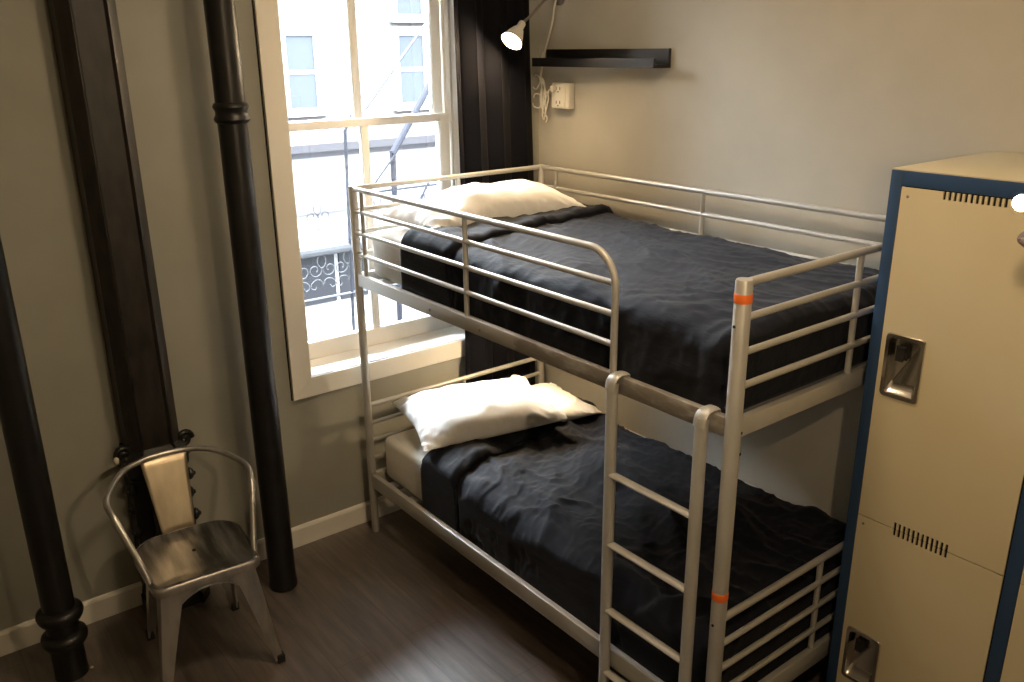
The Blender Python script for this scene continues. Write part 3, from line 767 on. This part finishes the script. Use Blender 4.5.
for i, (x0, x1) in enumerate(((-3.1, -2.67), (-1.22, -.79), (.66, 1.10), (2.55, 3.0), (4.4, 4.85), (-5.0, -4.55))):
    for (z0, z1) in (((1.42, 2.43), (2.74, 3.85)) if x0 > .6 else ((1.42, 2.43),)):
        f = NB(); t = .09
        box(f, (x0 - t, -.03, z_(z0 - .05)), (x0, .06, z_(z1))); box(f, (x1, -.03, z_(z0 - .05)), (x1 + t, .06, z_(z1)))
        box(f, (x0 - t, -.03, z_(z1)), (x1 + t, .06, z_(z1 + .14))); box(f, (x0 - t - .05, -.12, z_(z0 - .12)), (x1 + t + .05, .06, z_(z0)))
        box(f, (x0, -.02, z_((z0 + z1) / 2 - .03)), (x1, .05, z_((z0 + z1) / 2 + .03)))
        w = obj('window', f, 'stone', ob, smooth=False)
        obj('pane', B((x0, -.012, z_(z0)), (x1, -.004, z_(z1))), 'farwin', w, smooth=False)
tag(obj('street', B((-42, 1.2, -4.4), (46, YB, -4.2)), 'street'), 'pale street far below the window', 'street')['kind'] = 'structure'
# fire escape in front of the window
FY = 1.55
fe = thing('fire_escape', 'pale iron fire escape with scrollwork and stair stringers outside the window', 'fire escape', (.9, FY, 0))
FO = V((.9, FY, 0))
def fbar(name, pts, w, d, m, parent=None):
    """flat bar, w wide in the plane of the railing, d deep"""
    return obj(name, tube(NB(), [V((x, FY + y, z)) - FO for x, y, z in pts], 1, 8, flat=(d, w, (0, 1, 0))), m, parent or fe, smooth=False)
fbar('post', [(.745, 0, .40), (.785, 0, 1.765)], .011, .011, 'escape')
fbar('brace', [(.785, 0, 1.765), (.868, 0, 1.905)], .010, .010, 'escape')
fbar('post', [(1.105, .01, .40), (1.118, .01, 1.62)], .022, .018, 'escape')
fbar('stair_stringer', [(1.116, .01, 1.60), (1.62, .01, 2.29)], .019, .03, 'escape')
fbar('stay_rod', [(.885, .05, 1.80), (1.50, .05, 2.46)], .0085, .008, 'escapelight')
fbar('stay_rod', [(.885, .058, 1.79), (1.50, .058, 2.45)], .005, .008, 'escape')
fbar('brace', [(.955, -.02, 1.425), (1.115, -.02, 1.595)], .007, .007, 'escape')
fbar('top_rail', [(.90, .04, 1.365), (1.75, .04, 1.370)], .008, .008, 'escape')
fbar('brace', [(1.27, .03, 1.20), (1.40, .03, 1.40)], .008, .008, 'escape')
fbar('middle_rail', [(-.4, .0, 1.045), (1.9, .0, 1.045)], .028, .012, 'escapelight')
fbar('bottom_rail', [(-.4, .0, .745), (1.9, .0, .745)], .009, .012, 'escapelight')
def scroll(cx, cz, sc, m):
    bm = NB()
    for s in (-1, 1):
        sp = []
        for k in range(26):
            a = k * .30; r = (.058 - .0017 * k) * sc
            sp.append(V((cx + s * (.058 * sc + r * math.cos(a + PI * .9)), FY + .0, cz + .03 * sc + r * math.sin(a + PI * .9))) - FO)
        tube(bm, sp, .0042 * sc, 6)
        lo = [V((cx + s * x * sc, FY, cz + z * sc)) - FO for x, z in ((0, -.09), (.02, -.05), (.06, -.045), (.095, -.07), (.10, -.10), (.07, -.115), (.055, -.095))]
        tube(bm, bez(lo, 4), .0042 * sc, 6)
        tube(bm, bez([V((cx + s * x * sc, FY, cz + z * sc)) - FO for x, z in ((0, .03), (.03, .07), (.03, .115), (0, .145))], 4), .0042 * sc, 6)
    return obj('scroll', bm, m, fe)
for cx in (.30, .56, .98, 1.36): scroll(cx, 1.245, .75, 'escape')
for cx in (.38, .56, .74, .98, 1.30): scroll(cx, .905, .85, 'escapelight')
# landing of the fire escape, slatted
ld = NB()
for k in range(7): box(ld, (-1.3, -.62 + k * .1, .36), (1.0, -.58 + k * .1, .38))
box(ld, (-1.3, -.66, .33), (1.0, -.63, .40)); box(ld, (-1.3, .03, .33), (1.0, .06, .40))
obj('landing', ld, 'escapelight', fe, smooth=False)
cr = thing('red_sign', 'small red strip seen low through the window across the street', 'sign', (3.98, 8.55, -4.2))
obj('board', B((-.20, -.02, 2.35), (.20, .02, 2.40), .005), 'red', cr); obj('leg', B((-.19, -.015, 0), (-.16, .015, 2.35)), 'stone', cr); obj('leg', B((.16, -.015, 0), (.19, .015, 2.35)), 'stone', cr)

# ------------------------------------------------------------------ world, camera, view
w = bpy.data.worlds.new('overcast_sky'); SC.world = w; w.use_nodes = True
bg = w.node_tree.nodes['Background']; bg.inputs[0].default_value = (.84, .92, 1.0, 1); tcw = w.node_tree.nodes.new('ShaderNodeTexCoord'); sxw = w.node_tree.nodes.new('ShaderNodeSeparateXYZ')
mrw = w.node_tree.nodes.new('ShaderNodeMapRange'); mrw.inputs['From Min'].default_value = 0; mrw.inputs['From Max'].default_value = 1
mrw.inputs['To Min'].default_value = 4.0; mrw.inputs['To Max'].default_value = 72.0        # an overcast sky: brighter overhead than at the horizon
w.node_tree.links.new(tcw.outputs['Generated'], sxw.inputs[0]); w.node_tree.links.new(sxw.outputs['Z'], mrw.inputs['Value']); w.node_tree.links.new(mrw.outputs[0], bg.inputs[1])
cam = bpy.data.cameras.new('camera'); co_ = bpy.data.objects.new('camera', cam); COL.objects.link(co_)
co_.location = (-1.7567, -3.3665, 2.2395); co_.rotation_euler = (1.2441, .0101, -.6638)
cam.sensor_width = 36; cam.lens = 36 * 867.08 / 1024; cam.clip_start = .02; cam.clip_end = 200
SC.camera = co_
vs_ = SC.view_settings
vs_.view_transform = 'Standard'; vs_.look = 'None'; vs_.gamma = 1; vs_.use_curve_mapping = False; vs_.exposure = 1.1
SC.cycles.use_denoising = True
SC.cycles.max_bounces = 8; SC.cycles.diffuse_bounces = 5; SC.cycles.glossy_bounces = 4; SC.cycles.transparent_max_bounces = 12
SC.cycles.sample_clamp_indirect = 6
SC.cycles.caustics_reflective = False; SC.cycles.caustics_refractive = False
